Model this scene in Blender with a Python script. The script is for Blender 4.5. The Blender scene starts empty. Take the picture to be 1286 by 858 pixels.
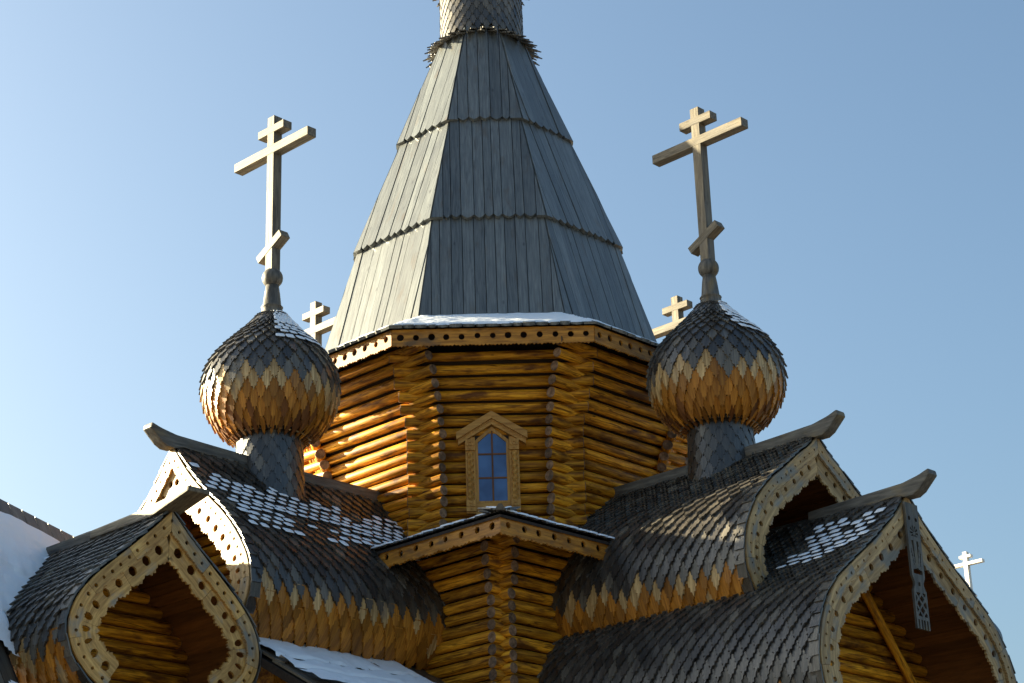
import bpy, bmesh, math, random
import numpy as np
from mathutils import Matrix, Vector
from math import sin, cos, tan, pi, sqrt, radians, atan2
random.seed(7)
scene = bpy.context.scene
col = scene.collection
# ------------------------------------------------------------------ camera
F_PX, PITCH, YAW, ROLL = 2461.04, 0.374494, 0.024823, -0.032245
CAM = Vector((-0.4656, -36.25, 1.7))
fw = Vector((sin(YAW)*cos(PITCH), cos(YAW)*cos(PITCH), sin(PITCH)))
rt = Vector((cos(YAW), -sin(YAW), 0)); up = rt.cross(fw)
cr = rt*cos(ROLL)+up*sin(ROLL); cu = -rt*sin(ROLL)+up*cos(ROLL)
cam_d = bpy.data.cameras.new('camera'); cam_o = bpy.data.objects.new('camera', cam_d); col.objects.link(cam_o)
cam_d.sensor_width = 36; cam_d.lens = F_PX/1286*36; cam_d.clip_end = 5000; cam_d.clip_start = .1
m = Matrix.Identity(4)
for i in range(3):
    m[i][0] = cr[i]; m[i][1] = cu[i]; m[i][2] = -fw[i]; m[i][3] = CAM[i]
cam_o.matrix_world = m
scene.camera = cam_o
# ------------------------------------------------------------------ sky, sun, exposure
SUN_EL = radians(17.0); SUN_AZ = radians(-25-90)      # azimuth from -Y (towards the camera), negative = left
sx, sy = sin(SUN_AZ), -cos(SUN_AZ)
SUN = Vector((sx*cos(SUN_EL), sy*cos(SUN_EL), sin(SUN_EL)))
world = bpy.data.worlds.new('World'); scene.world = world; world.use_nodes = True
wn = world.node_tree.nodes; wl = world.node_tree.links
sky = wn.new('ShaderNodeTexSky'); sky.sky_type = 'NISHITA'; sky.sun_disc = False
sky.sun_elevation = SUN_EL; sky.sun_rotation = atan2(sx, sy)
sky.altitude = 0; sky.air_density = 1.0; sky.dust_density = 4.5; sky.ozone_density = 3.3
bg = wn['Background']; bg.inputs['Strength'].default_value = 0.05
wb = wn.new('ShaderNodeMix'); wb.data_type = 'RGBA'; wb.blend_type = 'MULTIPLY'; wb.inputs['Factor'].default_value = 1; wb.inputs['B'].default_value = (.99, 1.02, .93, 1)   # white balance
wl.new(sky.outputs[0], wb.inputs['A']); wl.new(wb.outputs['Result'], bg.inputs['Color'])
sd = bpy.data.lights.new('sun', 'SUN'); so = bpy.data.objects.new('sun', sd); col.objects.link(so)
sd.energy = 5.0; sd.angle = radians(.5); sd.color = (1, .87, .58)
so.rotation_euler = SUN.to_track_quat('Z', 'Y').to_euler(); so.location = SUN*60
vs = scene.view_settings
vs.view_transform = 'Standard'; vs.look = 'None'; vs.gamma = 1; vs.use_curve_mapping = False
vs.exposure = 2.45
# ------------------------------------------------------------------ frames
R2 = 1/sqrt(2)
DL = Vector((-R2, -R2, 0)); DR = Vector((R2, -R2, 0)); ZZ = Vector((0, 0, 1))
def frame(x, origin=(0, 0, 0)):
    x = Vector(x).normalized(); y = ZZ.cross(x); M = Matrix.Identity(4)
    for i in range(3):
        M[i][0] = x[i]; M[i][1] = y[i]; M[i][2] = ZZ[i]; M[i][3] = origin[i]
    return M
def basis(X, Y, Z, P):
    M = Matrix.Identity(4)
    for i in range(3):
        M[i][0] = X[i]; M[i][1] = Y[i]; M[i][2] = Z[i]; M[i][3] = P[i]
    return M
ML = frame(DL); MR = frame(DR)
# ------------------------------------------------------------------ materials
def node_mat(name):
    mt = bpy.data.materials.new(name); mt.use_nodes = True
    return mt, mt.node_tree.nodes, mt.node_tree.links, mt.node_tree.nodes['Principled BSDF']
def wood(name, dark, light, rough=.6, fine=1.0, knots=0.0, var=.35, patch=None, patch_amt=.5, bump=.4, streak=1.0, spec=.35, knot_scale=1.6, crack=0.0):
    """Wood: attribute 'lc' holds local metres with x along the grain; random per piece."""
    mt, n, l, b = node_mat(name)
    at = n.new('ShaderNodeAttribute'); at.attribute_name = 'lc'
    ar = n.new('ShaderNodeAttribute'); ar.attribute_name = 'rnd'
    oi = n.new('ShaderNodeObjectInfo')
    ad = n.new('ShaderNodeMath'); ad.operation = 'ADD'; l.new(oi.outputs['Random'], ad.inputs[0]); l.new(ar.outputs['Fac'], ad.inputs[1])
    fr = n.new('ShaderNodeMath'); fr.operation = 'FRACT'; l.new(ad.outputs[0], fr.inputs[0])
    of = n.new('ShaderNodeVectorMath'); of.operation = 'SCALE'; of.inputs[0].default_value = (37, 23, 51); l.new(fr.outputs[0], of.inputs['Scale'])
    av = n.new('ShaderNodeVectorMath'); av.operation = 'ADD'; l.new(at.outputs['Vector'], av.inputs[0]); l.new(of.outputs[0], av.inputs[1])
    mp = n.new('ShaderNodeMapping'); mp.inputs['Scale'].default_value = (1.2, 14*fine, 14*fine); l.new(av.outputs[0], mp.inputs[0])
    n1 = n.new('ShaderNodeTexNoise'); n1.inputs['Scale'].default_value = 1.6; n1.inputs['Detail'].default_value = 6; n1.inputs['Roughness'].default_value = .65
    l.new(mp.outputs[0], n1.inputs['Vector'])
    cr_ = n.new('ShaderNodeValToRGB'); cr_.color_ramp.elements[0].position = .5-.22*streak; cr_.color_ramp.elements[1].position = .5+.16*streak
    cr_.color_ramp.elements[0].color = (*dark, 1); cr_.color_ramp.elements[1].color = (*light, 1)
    l.new(n1.outputs['Fac'], cr_.inputs[0]); c = cr_.outputs[0]
    if patch:
        n2 = n.new('ShaderNodeTexNoise'); n2.inputs['Scale'].default_value = 2.2; n2.inputs['Detail'].default_value = 5
        m2 = n.new('ShaderNodeMapping'); m2.inputs['Scale'].default_value = (.8, 2.2, 2.2); l.new(av.outputs[0], m2.inputs[0]); l.new(m2.outputs[0], n2.inputs['Vector'])
        r2 = n.new('ShaderNodeValToRGB'); r2.color_ramp.elements[0].position = .62-.3*patch_amt; r2.color_ramp.elements[1].position = .76-.3*patch_amt
        l.new(n2.outputs['Fac'], r2.inputs[0])
        mx = n.new('ShaderNodeMix'); mx.data_type = 'RGBA'; l.new(r2.outputs[0], mx.inputs['Factor']); l.new(c, mx.inputs['A']); mx.inputs['B'].default_value = (*patch, 1)
        # keep the grain inside the patch
        mg = n.new('ShaderNodeMix'); mg.data_type = 'RGBA'; mg.blend_type = 'OVERLAY'; mg.inputs['Factor'].default_value = .6
        l.new(mx.outputs['Result'], mg.inputs['A']); l.new(n1.outputs['Fac'], mg.inputs['B']); c = mg.outputs['Result']
    if knots:
        vo = n.new('ShaderNodeTexVoronoi'); vo.inputs['Scale'].default_value = knot_scale
        m3 = n.new('ShaderNodeMapping'); m3.inputs['Scale'].default_value = (1.0, 2.2, 2.2); l.new(av.outputs[0], m3.inputs[0]); l.new(m3.outputs[0], vo.inputs['Vector'])
        r3 = n.new('ShaderNodeValToRGB'); r3.color_ramp.elements[0].position = .035; r3.color_ramp.elements[1].position = .11
        r3.color_ramp.elements[0].color = (knots, knots, knots, 1); r3.color_ramp.elements[1].color = (0, 0, 0, 1)
        l.new(vo.outputs['Distance'], r3.inputs[0])
        mk = n.new('ShaderNodeMix'); mk.data_type = 'RGBA'; l.new(r3.outputs[0], mk.inputs['Factor']); l.new(c, mk.inputs['A'])
        mk.inputs['B'].default_value = (dark[0]*.35, dark[1]*.3, dark[2]*.3, 1); c = mk.outputs['Result']
    if crack:
        n4 = n.new('ShaderNodeTexNoise'); n4.inputs['Scale'].default_value = 1.0; n4.inputs['Detail'].default_value = 3
        m4 = n.new('ShaderNodeMapping'); m4.inputs['Scale'].default_value = (.45, 9, 9); l.new(av.outputs[0], m4.inputs[0]); l.new(m4.outputs[0], n4.inputs['Vector'])
        s4 = n.new('ShaderNodeMath'); s4.operation = 'SUBTRACT'; s4.inputs[1].default_value = .5; l.new(n4.outputs['Fac'], s4.inputs[0])
        a4 = n.new('ShaderNodeMath'); a4.operation = 'ABSOLUTE'; l.new(s4.outputs[0], a4.inputs[0])
        r4 = n.new('ShaderNodeMapRange'); r4.inputs['From Min'].default_value = .006; r4.inputs['From Max'].default_value = .02; r4.inputs['To Min'].default_value = crack; r4.inputs['To Max'].default_value = 0; l.new(a4.outputs[0], r4.inputs['Value'])
        k4 = n.new('ShaderNodeMix'); k4.data_type = 'RGBA'; l.new(r4.outputs[0], k4.inputs['Factor']); l.new(c, k4.inputs['A']); k4.inputs['B'].default_value = (dark[0]*.3, dark[1]*.25, dark[2]*.25, 1); c = k4.outputs['Result']
    hs = n.new('ShaderNodeHueSaturation'); l.new(c, hs.inputs['Color'])
    mr = n.new('ShaderNodeMapRange'); mr.inputs['To Min'].default_value = 1-var; mr.inputs['To Max'].default_value = 1+var; l.new(fr.outputs[0], mr.inputs['Value'])
    l.new(mr.outputs[0], hs.inputs['Value'])
    l.new(hs.outputs[0], b.inputs['Base Color'])
    b.inputs['Roughness'].default_value = rough; b.inputs['Specular IOR Level'].default_value = spec
    bp = n.new('ShaderNodeBump'); bp.inputs['Strength'].default_value = bump; bp.inputs['Distance'].default_value = .012
    l.new(n1.outputs['Fac'], bp.inputs['Height']); l.new(bp.outputs[0], b.inputs['Normal'])
    return mt
M = {}
M['log'] = wood('log_wood', (.22, .072, .003), (.72, .32, .02), .52, .8, .9, .34, patch=(.12, .043, .008), patch_amt=.26, bump=.4, crack=.75, knot_scale=2.2, spec=.2)
M['log_end'] = wood('log_end_grain', (.09, .045, .022), (.27, .16, .09), .8, .5, 0, .35, patch=(.09, .065, .045), patch_amt=.3)
M['caulk'] = wood('caulking', (.02, .012, .007), (.05, .033, .022), .95, 1, 0, 0)
M['plank'] = wood('weathered_roof_plank', (.07, .079, .081), (.142, .152, .147), .38, 1.4, .8, .26, patch=(.1, .088, .07), patch_amt=.12, bump=.3, streak=1.5, spec=.9, crack=.4)
M['deck'] = wood('dark_roof_deck', (.02, .015, .012), (.045, .034, .028), .8, 1, 0, .1)
M['grey'] = wood('weathered_shingle', (.013, .0105, .009), (.064, .056, .046), .37, 1.2, 0, .5, patch=(.095, .085, .07), patch_amt=.18, bump=.4, spec=.8, crack=.4)
M['grey2'] = wood('pale_weathered_shingle', (.05, .043, .034), (.14, .124, .098), .4, 1.2, 0, .4, bump=.4, spec=.6, crack=.4)
M['pale'] = wood('pale_new_shingle', (.27, .15, .045), (.54, .38, .18), .42, 1.2, 0, .2, patch=(.2, .17, .13), patch_amt=.2, bump=.35)
M['fresh'] = wood('orange_new_shingle', (.17, .055, .005), (.46, .2, .026), .4, 1.2, 0, .4, bump=.35)
M['board'] = wood('carved_board_wood', (.35, .175, .038), (.60, .365, .115), .5, .8, .7, .14, patch=(.30, .25, .18), patch_amt=.16, bump=.35)
M['board_grey'] = wood('grey_carved_board_wood', (.28, .165, .06), (.47, .325, .15), .6, .9, .7, .16, patch=(.22, .205, .17), patch_amt=.38, bump=.4)
M['eave'] = wood('eave_board_wood', (.25, .09, .008), (.52, .235, .03), .5, .8, .7, .12, patch=(.15, .08, .03), patch_amt=.2, bump=.3)
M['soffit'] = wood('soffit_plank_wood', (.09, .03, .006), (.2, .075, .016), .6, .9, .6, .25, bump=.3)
M['beam'] = wood('weathered_beam', (.05, .046, .042), (.14, .13, .11), .55, .7, .5, .15, patch=(.17, .13, .07), patch_amt=.2, bump=.6)
M['cross'] = wood('cross_wood', (.09, .074, .05), (.195, .158, .105), .55, .8, .5, .1, patch=(.15, .13, .10), patch_amt=.35, bump=.4, crack=.6)
M['white'] = wood('sunlit_white_wood', (.6, .58, .52), (.78, .76, .7), .5, 1, 0, .05, bump=.1)  # near-white base colour paints bright sunlight onto the small cross
M['window'] = wood('window_casing_wood', (.28, .115, .016), (.56, .30, .07), .5, 1, .3, .08, bump=.25)
mt, n, l, b = node_mat('window_glass')
b.inputs['Base Color'].default_value = (.018, .07, .23, 1); b.inputs['Roughness'].default_value = .08; b.inputs['Specular IOR Level'].default_value = .6; b.inputs['IOR'].default_value = 1.6
nz = n.new('ShaderNodeTexNoise'); nz.inputs['Scale'].default_value = 2.5; rp = n.new('ShaderNodeValToRGB'); rp.color_ramp.elements[0].position = .35; rp.color_ramp.elements[1].position = .65; rp.color_ramp.elements[0].color = (.012, .045, .16, 1); rp.color_ramp.elements[1].color = (.045, .12, .31, 1); tg = n.new('ShaderNodeTexCoord'); l.new(tg.outputs['Object'], nz.inputs['Vector']); l.new(nz.outputs['Fac'], rp.inputs[0]); l.new(rp.outputs[0], b.inputs['Base Color']); bp = n.new('ShaderNodeBump'); bp.inputs['Strength'].default_value = .06  # blue put into the glass colour stands in for reflected sky
l.new(nz.outputs['Fac'], bp.inputs['Height']); l.new(bp.outputs[0], b.inputs['Normal']); M['glass'] = mt
mt, n, l, b = node_mat('snow')
b.inputs['Base Color'].default_value = (.85, .87, .9, 1); b.inputs['Roughness'].default_value = .7
tc = n.new('ShaderNodeTexCoord'); nz = n.new('ShaderNodeTexNoise'); nz.inputs['Scale'].default_value = 14; nz.inputs['Detail'].default_value = 6
bp = n.new('ShaderNodeBump'); bp.inputs['Strength'].default_value = .35; bp.inputs['Distance'].default_value = .03
l.new(tc.outputs['Object'], nz.inputs['Vector']); l.new(nz.outputs['Fac'], bp.inputs['Height']); l.new(bp.outputs[0], b.inputs['Normal']); M['snow'] = mt
mt, n, l, b = node_mat('snowy_ground')
tc = n.new('ShaderNodeTexCoord'); nz = n.new('ShaderNodeTexNoise'); nz.inputs['Scale'].default_value = .15; nz.inputs['Detail'].default_value = 9
rp = n.new('ShaderNodeValToRGB'); rp.color_ramp.elements[0].position = .35; rp.color_ramp.elements[1].position = .5
rp.color_ramp.elements[0].color = (.05, .042, .035, 1); rp.color_ramp.elements[1].color = (.15, .14, .13, 1)
l.new(tc.outputs['Object'], nz.inputs['Vector']); l.new(nz.outputs['Fac'], rp.inputs[0]); l.new(rp.outputs[0], b.inputs['Base Color']); b.inputs['Roughness'].default_value = .9
M['ground'] = mt
# ------------------------------------------------------------------ mesh helpers
def mk_mesh(name, verts, faces, mats, fmat=None, smooth=None, lc=None, rnd=None):
    me = bpy.data.meshes.new(name)
    me.from_pydata([tuple(v) for v in verts], [], faces)
    for k in mats: me.materials.append(M[k])
    if fmat is not None: me.polygons.foreach_set('material_index', fmat)
    if smooth is not None: me.polygons.foreach_set('use_smooth', smooth)
    a = me.attributes.new('lc', 'FLOAT_VECTOR', 'POINT')
    src = lc if lc is not None else verts
    a.data.foreach_set('vector', np.array([tuple(v) for v in src], dtype=np.float32).ravel())
    if rnd is not None:
        r = me.attributes.new('rnd', 'FLOAT', 'POINT'); r.data.foreach_set('value', np.array(rnd, dtype=np.float32))
    me.update()
    return me
def obj(name, me, parent=None, mw=None):
    o = bpy.data.objects.new(name, me); col.objects.link(o)
    if parent: o.parent = parent
    if mw is not None: o.matrix_world = mw     # parents sit at the origin, unrotated
    return o
class MB:
    """collects polygons (verts with lc) into one mesh"""
    def __init__(s): s.v = []; s.f = []; s.lc = []; s.r = []; s.fm = []; s.sm = []
    def add(s, verts, faces, lc=None, rnd=None, fm=0, sm=False):
        o = len(s.v); s.v += [tuple(v) for v in verts]; s.lc += [tuple(v) for v in (lc or verts)]
        s.r += [random.random() if rnd is None else rnd]*len(verts)
        for f in faces:
            s.f.append([i+o for i in f]); s.fm.append(fm); s.sm.append(sm)
    def box(s, a, b, grain=0, fm=0):
        x0, y0, z0 = a; x1, y1, z1 = b
        v = [(x0, y0, z0), (x1, y0, z0), (x1, y1, z0), (x0, y1, z0), (x0, y0, z1), (x1, y0, z1), (x1, y1, z1), (x0, y1, z1)]
        f = [(3, 2, 1, 0), (4, 5, 6, 7), (0, 1, 5, 4), (1, 2, 6, 5), (2, 3, 7, 6), (3, 0, 4, 7)]
        g = [tuple(p[(i+grain) % 3] for i in range(3)) for p in v]
        s.add(v, f, g, fm=fm)
    def prism(s, poly, axis_vec, lcf=None, fm=0):
        """poly: 3D points; extruded by axis_vec"""
        n = len(poly); A = [Vector(p) for p in poly]; B = [p+Vector(axis_vec) for p in A]
        f = [list(range(n))[::-1], list(range(n, 2*n))]+[[i, (i+1) % n, n+(i+1) % n, n+i] for i in range(n)]
        v = A+B
        s.add(v, f, [lcf(p) for p in v] if lcf else None, fm=fm)
    def mesh(s, name, mats): return mk_mesh(name, s.v, s.f, mats, s.fm, s.sm, s.lc, s.r)
def fix_normals(me):
    bm = bmesh.new(); bm.from_mesh(me); bmesh.ops.recalc_face_normals(bm, faces=bm.faces); bm.to_mesh(me); bm.free()
    return me
def bevel(me, w, seg=1):
    bm = bmesh.new(); bm.from_mesh(me); bmesh.ops.recalc_face_normals(bm, faces=bm.faces)
    bmesh.ops.bevel(bm, geom=list(bm.edges), offset=w, segments=seg, affect='EDGES', profile=.7, clamp_overlap=True)
    bm.to_mesh(me); bm.free(); return me
def tag(o, label=None, cat=None, group=None, kind=None):
    if label: o['label'] = label
    if cat: o['category'] = cat
    if group: o['group'] = group
    if kind: o['kind'] = kind
    return o
# log: along x, unit made per length class
LOGS = {}
def log_mesh(L, r=.1):
    key = (round(L*20)/20, round(r, 3), random.randrange(3)); 
    if key in LOGS: return LOGS[key]
    L = key[0]; seg = 12; rnd = random.Random(hash(key))
    v = []; f = []; fm = []; sm = []
    xs = [-L/2, -L/2+.012, L/2-.012, L/2]; rs = [r*.93, r, r*.98, r*.91]
    ph = rnd.random()*6
    for x, rr in zip(xs, rs):
        for i in range(seg):
            a = 2*pi*i/seg; q = rr*(1+.03*sin(2*a+ph)+.02*sin(3*a+2*ph))
            v.append((x, q*cos(a), q*sin(a)))
    for k in range(3):
        for i in range(seg):
            f.append([k*seg+i, k*seg+(i+1) % seg, (k+1)*seg+(i+1) % seg, (k+1)*seg+i][::-1]); fm.append(0 if k == 1 else 1); sm.append(k == 1)
    f.append(list(range(seg))); f.append(list(range(3*seg, 4*seg))[::-1]); fm += [1, 1]; sm += [False, False]
    # end faces need an end-grain lc: separate verts
    o = len(v)
    for cap in (0, 1):
        base = 0 if cap == 0 else 3*seg
    me = mk_mesh('log', v, f, ['log', 'log_end'], fm, sm)
    fix_normals(me)
    LOGS[key] = me; return me
def put_log(parent, center, xdir, L, r=.1):
    x = Vector(xdir).normalized(); ang = random.choice((0, .7, 1.9, 2.8, 4.1))
    y = ZZ.cross(x).normalized(); z = x.cross(y)
    y2 = y*cos(ang)+z*sin(ang); z2 = x.cross(y2)
    return obj('log', log_mesh(L, r), parent, basis(x, y2, z2, center))
# shingle with stepped point: tip at y=0, head at y=1 (unit), width 1 along x; z up
HALF = [(.5, 1.0), (.5, .54), (.38, .54), (.38, .37), (.25, .37), (.25, .19), (.11, .19)]
def shingle_geo(k=0):
    rn = random.Random(k*17+3)
    pts = []
    for x, y in HALF: pts.append((x+rn.uniform(-.015, .015), y+rn.uniform(-.02, .02)))
    pts.append((rn.uniform(-.02, .02), rn.uniform(-.01, .03)))
    for x, y in HALF[::-1]: pts.append((-x+rn.uniform(-.015, .015), y+rn.uniform(-.02, .02)))
    n = len(pts)
    v = [(x, y, 1) for x, y in pts]+[(x, y, 0) for x, y in pts]
    f = [list(range(n))[::-1], list(range(n, 2*n))]+[[i, (i+1) % n, n+(i+1) % n, n+i] for i in range(n)]
    return v, f
SG = [shingle_geo(k) for k in range(3)]
SH = {}
def shingle_mesh(mat, k, w, L, th):
    key = (mat, k, round(w, 2), round(L, 2), round(th, 3))
    if key not in SH:
        v, f = SG[k]; vv = [(x*w, y*L, z*th) for x, y, z in v]
        SH[key] = fix_normals(mk_mesh('shingle', vv, f, [mat], lc=[(y, x, z) for x, y, z in vv]))
    return SH[key]
def px(P):
    d = P-CAM; z = d.dot(fw)
    return 643+F_PX*d.dot(cr)/z, 429-F_PX*d.dot(cu)/z, z
def place_shingles(parent, items, limit=300, part='shingle'):
    """items: (matrix, mat, width, length, thick). The best seen become objects, the rest one joined part."""
    sc = []
    for it in items:
        Mx = it[0]; P = Mx.translation+Mx.col[1].to_3d()*it[3]*.3; N = Mx.col[2].to_3d()
        x, y, z = px(P); vdir = (CAM-P).normalized(); q = max(0, N.dot(vdir))*it[2]/z
        if x < -25 or x > 1311 or y < -25 or y > 883: q = 0
        sc.append(q)
    order = sorted(range(len(items)), key=lambda i: -sc[i])
    chosen = [i for i in order[:limit] if sc[i] > 0]; cs = set(chosen)
    for i in chosen:
        Mx, mat, w, L, th = items[i]
        obj(part, shingle_mesh(mat, random.randrange(3), w, L, th), parent, Mx)
    rest = [items[i] for i in range(len(items)) if i not in cs]
    if not rest: return
    names = sorted(set(r[1] for r in rest)); V = []; LC = []; F = []; FM = []; RN = []; off = 0
    for Mx, mat, w, L, th in rest:
        v, f = SG[random.randrange(3)]; a = np.array(v)*np.array((w, L, th)); A = np.array(Mx)
        V.append(a@A[:3, :3].T+A[:3, 3]); LC.append(a[:, [1, 0, 2]]); RN += [random.random()]*len(v)
        for q in f: F.append([i+off for i in q]); FM.append(names.index(mat))
        off += len(v)
    me = mk_mesh('shingles', np.vstack(V), F, names, FM, None, np.vstack(LC), RN); fix_normals(me)
    tag(obj('shingle_cover', me, parent), kind='stuff')
def snow_caps(parent, items, name='snow'):
    """thin uneven snow plates lying on single shingles, joined"""
    if not items: return
    V = []; F = []; off = 0
    for Mx, w, y0, y1, h in items:
        pts = []; n = 10
        for i in range(n):
            a = 2*pi*i/n; rr = random.uniform(.85, 1.05)
            cx_, sy_ = cos(a), sin(a); e = .3
            x = (abs(cx_)**e)*(1 if cx_ > 0 else -1)*w*.5*rr; y = (y0+y1)/2+(abs(sy_)**e)*(1 if sy_ > 0 else -1)*(y1-y0)/2*rr
            pts.append((x, y))
        A = np.array(Mx)
        cxm = sum(p[0] for p in pts)/n; cym = sum(p[1] for p in pts)/n
        v = [(x, y, .0) for x, y in pts]+[((x-cxm)*.82+cxm, (y-cym)*.82+cym, h*random.uniform(.8, 1.2)) for x, y in pts]
        v = np.array(v); V.append(v@A[:3, :3].T+A[:3, 3])
        F.append([off+n+i for i in range(n)])
        for i in range(n): F.append([off+i, off+(i+1) % n, off+n+(i+1) % n, off+n+i])
        off += 2*n
    me = mk_mesh('snow', np.vstack(V), F, ['snow'], None, [True]*len(F)); fix_normals(me)
    return tag(obj(name, me, parent), kind='stuff')
def vnoise(x, y, seed=0):
    def h(i, j): 
        q = sin(i*127.1+j*311.7+seed*74.7)*43758.5453; return q-math.floor(q)
    i, j = math.floor(x), math.floor(y); fx, fy = x-i, y-j; fx = fx*fx*(3-2*fx); fy = fy*fy*(3-2*fy)
    return (h(i, j)*(1-fx)+h(i+1, j)*fx)*(1-fy)+(h(i, j+1)*(1-fx)+h(i+1, j+1)*fx)*fy
def snow_sheet(parent, P0, U, Vv, N, keep, cell=.06, h=.05, name='snow'):
    """raised snow over part of a plane: keep(u,v) in 0..1 >.5 keeps; U,Vv full extent vectors"""
    lu, lv = U.length, Vv.length; nu, nv = max(2, int(lu/cell)), max(2, int(lv/cell)); bm = bmesh.new(); vs_ = {}
    def k(i, j): return keep(i/nu, j/nv)
    def vert(i, j):
        if (i, j) not in vs_:
            d = k(i, j)-.5; ht = h*min(1, max(0.0, d*5))*(.8+.5*vnoise(i*.35, j*.35, 4))
            vs_[(i, j)] = bm.verts.new(P0+U*(i/nu)+Vv*(j/nv)+N*ht)
        return vs_[(i, j)]
    for i in range(nu):
        for j in range(nv):
            if sum(k(a, b_) > .5 for a, b_ in ((i, j), (i+1, j), (i, j+1), (i+1, j+1))) >= 2:
                bm.faces.new([vert(i, j), vert(i+1, j), vert(i+1, j+1), vert(i, j+1)])
    me = bpy.data.meshes.new('snow'); bmesh.ops.recalc_face_normals(bm, faces=bm.faces)
    for f in bm.faces:
        f.smooth = True
        if f.normal.dot(N) < 0: f.normal_flip()
    bm.to_mesh(me); bm.free(); me.materials.append(M['snow'])
    return tag(obj(name, me, parent), kind='stuff')
# ------------------------------------------------------------------ curves
def crom(pts, n=8):
    P = [Vector((*p, 0)) for p in pts]; P = [P[0]*2-P[1]]+P+[P[-1]*2-P[-2]]; out = []
    for i in range(1, len(P)-2):
        a, b_, c, d = P[i-1:i+3]
        for k in range(n):
            t = k/n
            out.append(.5*((2*b_)+(c-a)*t+(2*a-5*b_+4*c-d)*t*t+(3*b_-a-3*c+d)*t**3))
    out.append(P[-2]); return [(p.x, p.y) for p in out]
class Curve:
    def __init__(s, pts, smooth=True):
        s.p = crom(pts) if smooth else pts; s.c = [0]
        for a, b_ in zip(s.p, s.p[1:]): s.c.append(s.c[-1]+math.hypot(b_[0]-a[0], b_[1]-a[1]))
        s.L = s.c[-1]
    def at(s, t):
        t0 = t
        t = min(max(t, 0), s.L)
        lo, hi = 0, len(s.c)-1
        while hi-lo > 1:
            md = (lo+hi)//2
            if s.c[md] <= t: lo = md
            else: hi = md
        a, b_ = s.p[lo], s.p[hi]; d = s.c[hi]-s.c[lo]; q = (t0-s.c[lo])/d if d else 0
        return Vector((a[0]+(b_[0]-a[0])*q, a[1]+(b_[1]-a[1])*q))
    def tan(s, t):
        return (s.at(min(t+.03, s.L))-s.at(max(t-.03, 0))).normalized()
# ------------------------------------------------------------------ carved boards with real holes
def carved(P, t0, t1, ncell, w0, w1, hole, thick, lc_off, hc=.5, teeth=.03, lobe=.03):
    """P(t,w)->3D point, depth dir = P.depth. Board from t0..t1, across w0..w1, one hole per cell, toothed w1 edge."""
    bm = bmesh.new(); lay = bm.verts.layers.float_vector.new('lc'); dt = (t1-t0)/ncell; cache = {}
    def V(t, w):
        k = (round(t*2000), round(w*2000))
        if k not in cache:
            cache[k] = bm.verts.new(P(t, w)); cache[k][lay] = Vector((t+lc_off, w, lc_off))
        return cache[k]
    NI = 8
    for c in range(ncell):
        a = t0+c*dt; b_ = a+dt; tc_ = (a+b_)/2+random.uniform(-.014, .014)*min(1, dt*4); wc = w0+(w1-w0)*hc+random.uniform(-.01, .01)*min(1, dt*4); hl = hole*random.uniform(.88, 1.1)
        bd = []; nom = []
        for i in range(4): bd.append((a+dt*i/4, w0)); nom.append((a+dt*i/4, w0))
        for i in range(2): bd.append((b_, w0+(w1-w0)*i/2)); nom.append(bd[-1])
        for i in range(NI):
            t = b_-dt*i/NI; q = i/NI; off = lobe*sin(pi*q)+(teeth*random.uniform(.5, 1.4) if i % 2 == 1 else 0)
            bd.append((t, w1+off)); nom.append((t, w1))
        for i in range(2): bd.append((a, w1-(w1-w0)*i/2)); nom.append(bd[-1])
        n = len(bd); ring = []
        for (t, w) in nom:
            an = atan2((w-wc), (t-tc_)*( (w1-w0)/dt)); ring.append((tc_+hl*cos(an), wc+hl*sin(an)))
        for i in range(n):
            j = (i+1) % n
            bm.faces.new([V(*bd[i]), V(*bd[j]), V(*ring[j]), V(*ring[i])])
    bmesh.ops.recalc_face_normals(bm, faces=bm.faces)
    ret = bmesh.ops.extrude_face_region(bm, geom=list(bm.faces))
    nv = [g for g in ret['geom'] if isinstance(g, bmesh.types.BMVert)]
    bmesh.ops.translate(bm, verts=nv, vec=P.depth*thick)
    bmesh.ops.recalc_face_normals(bm, faces=bm.faces)
    me = bpy.data.meshes.new('board'); bm.to_mesh(me); bm.free()
    return me
class Path:
    def __init__(s, fn, depth): s.fn = fn; s.depth = depth
    def __call__(s, t, w): return s.fn(t, w)
# ================================================================== SETTING
me = mk_mesh('ground', [(-2500, -2500, 0), (2500, -2500, 0), (2500, 2500, 0), (-2500, 2500, 0)], [(0, 1, 2, 3)], ['ground'])
tag(obj('ground', me), kind='structure')
church = bpy.data.objects.new('wooden_church', None); col.objects.link(church)
tag(church, 'log church with plank tent roof, shingled onion domes, keel gables and carved boards', 'church')
# lower walls down to the ground (mostly below the picture)
mb = MB()
def fbox(mb, Fm, a, b):
    x0, y0, z0 = a; x1, y1, z1 = b
    v = [Fm@Vector(p) for p in ((x0, y0, z0), (x1, y0, z0), (x1, y1, z0), (x0, y1, z0), (x0, y0, z1), (x1, y0, z1), (x1, y1, z1), (x0, y1, z1))]
    mb.add(v, [(3, 2, 1, 0), (4, 5, 6, 7), (0, 1, 5, 4), (1, 2, 6, 5), (2, 3, 7, 6), (3, 0, 4, 7)])
fbox(mb, ML, (-3.25, -3.25, 0), (3.25, 3.25, 10.4))
fbox(mb, ML, (3.0, -1.5, 0), (6.6, 1.5, 8.8)); fbox(mb, ML, (6.6, -1.4, 0), (15, 1.0, 6.9)); fbox(mb, frame(DR, DL*9.15), (-3, -1.0, 0), (.3, 1.0, 7.5))
fbox(mb, MR, (3.0, -2.2, 0), (8.3, 2.2, 7.0))
fbox(mb, ML, (-6.5, -1.5, 0), (-3, 1.5, 8.8)); fbox(mb, MR, (-6.5, -1.5, 0), (-3, 1.5, 8.8))
obj('lower_wall', mb.mesh('lower_wall', ['log']), church)
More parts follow.
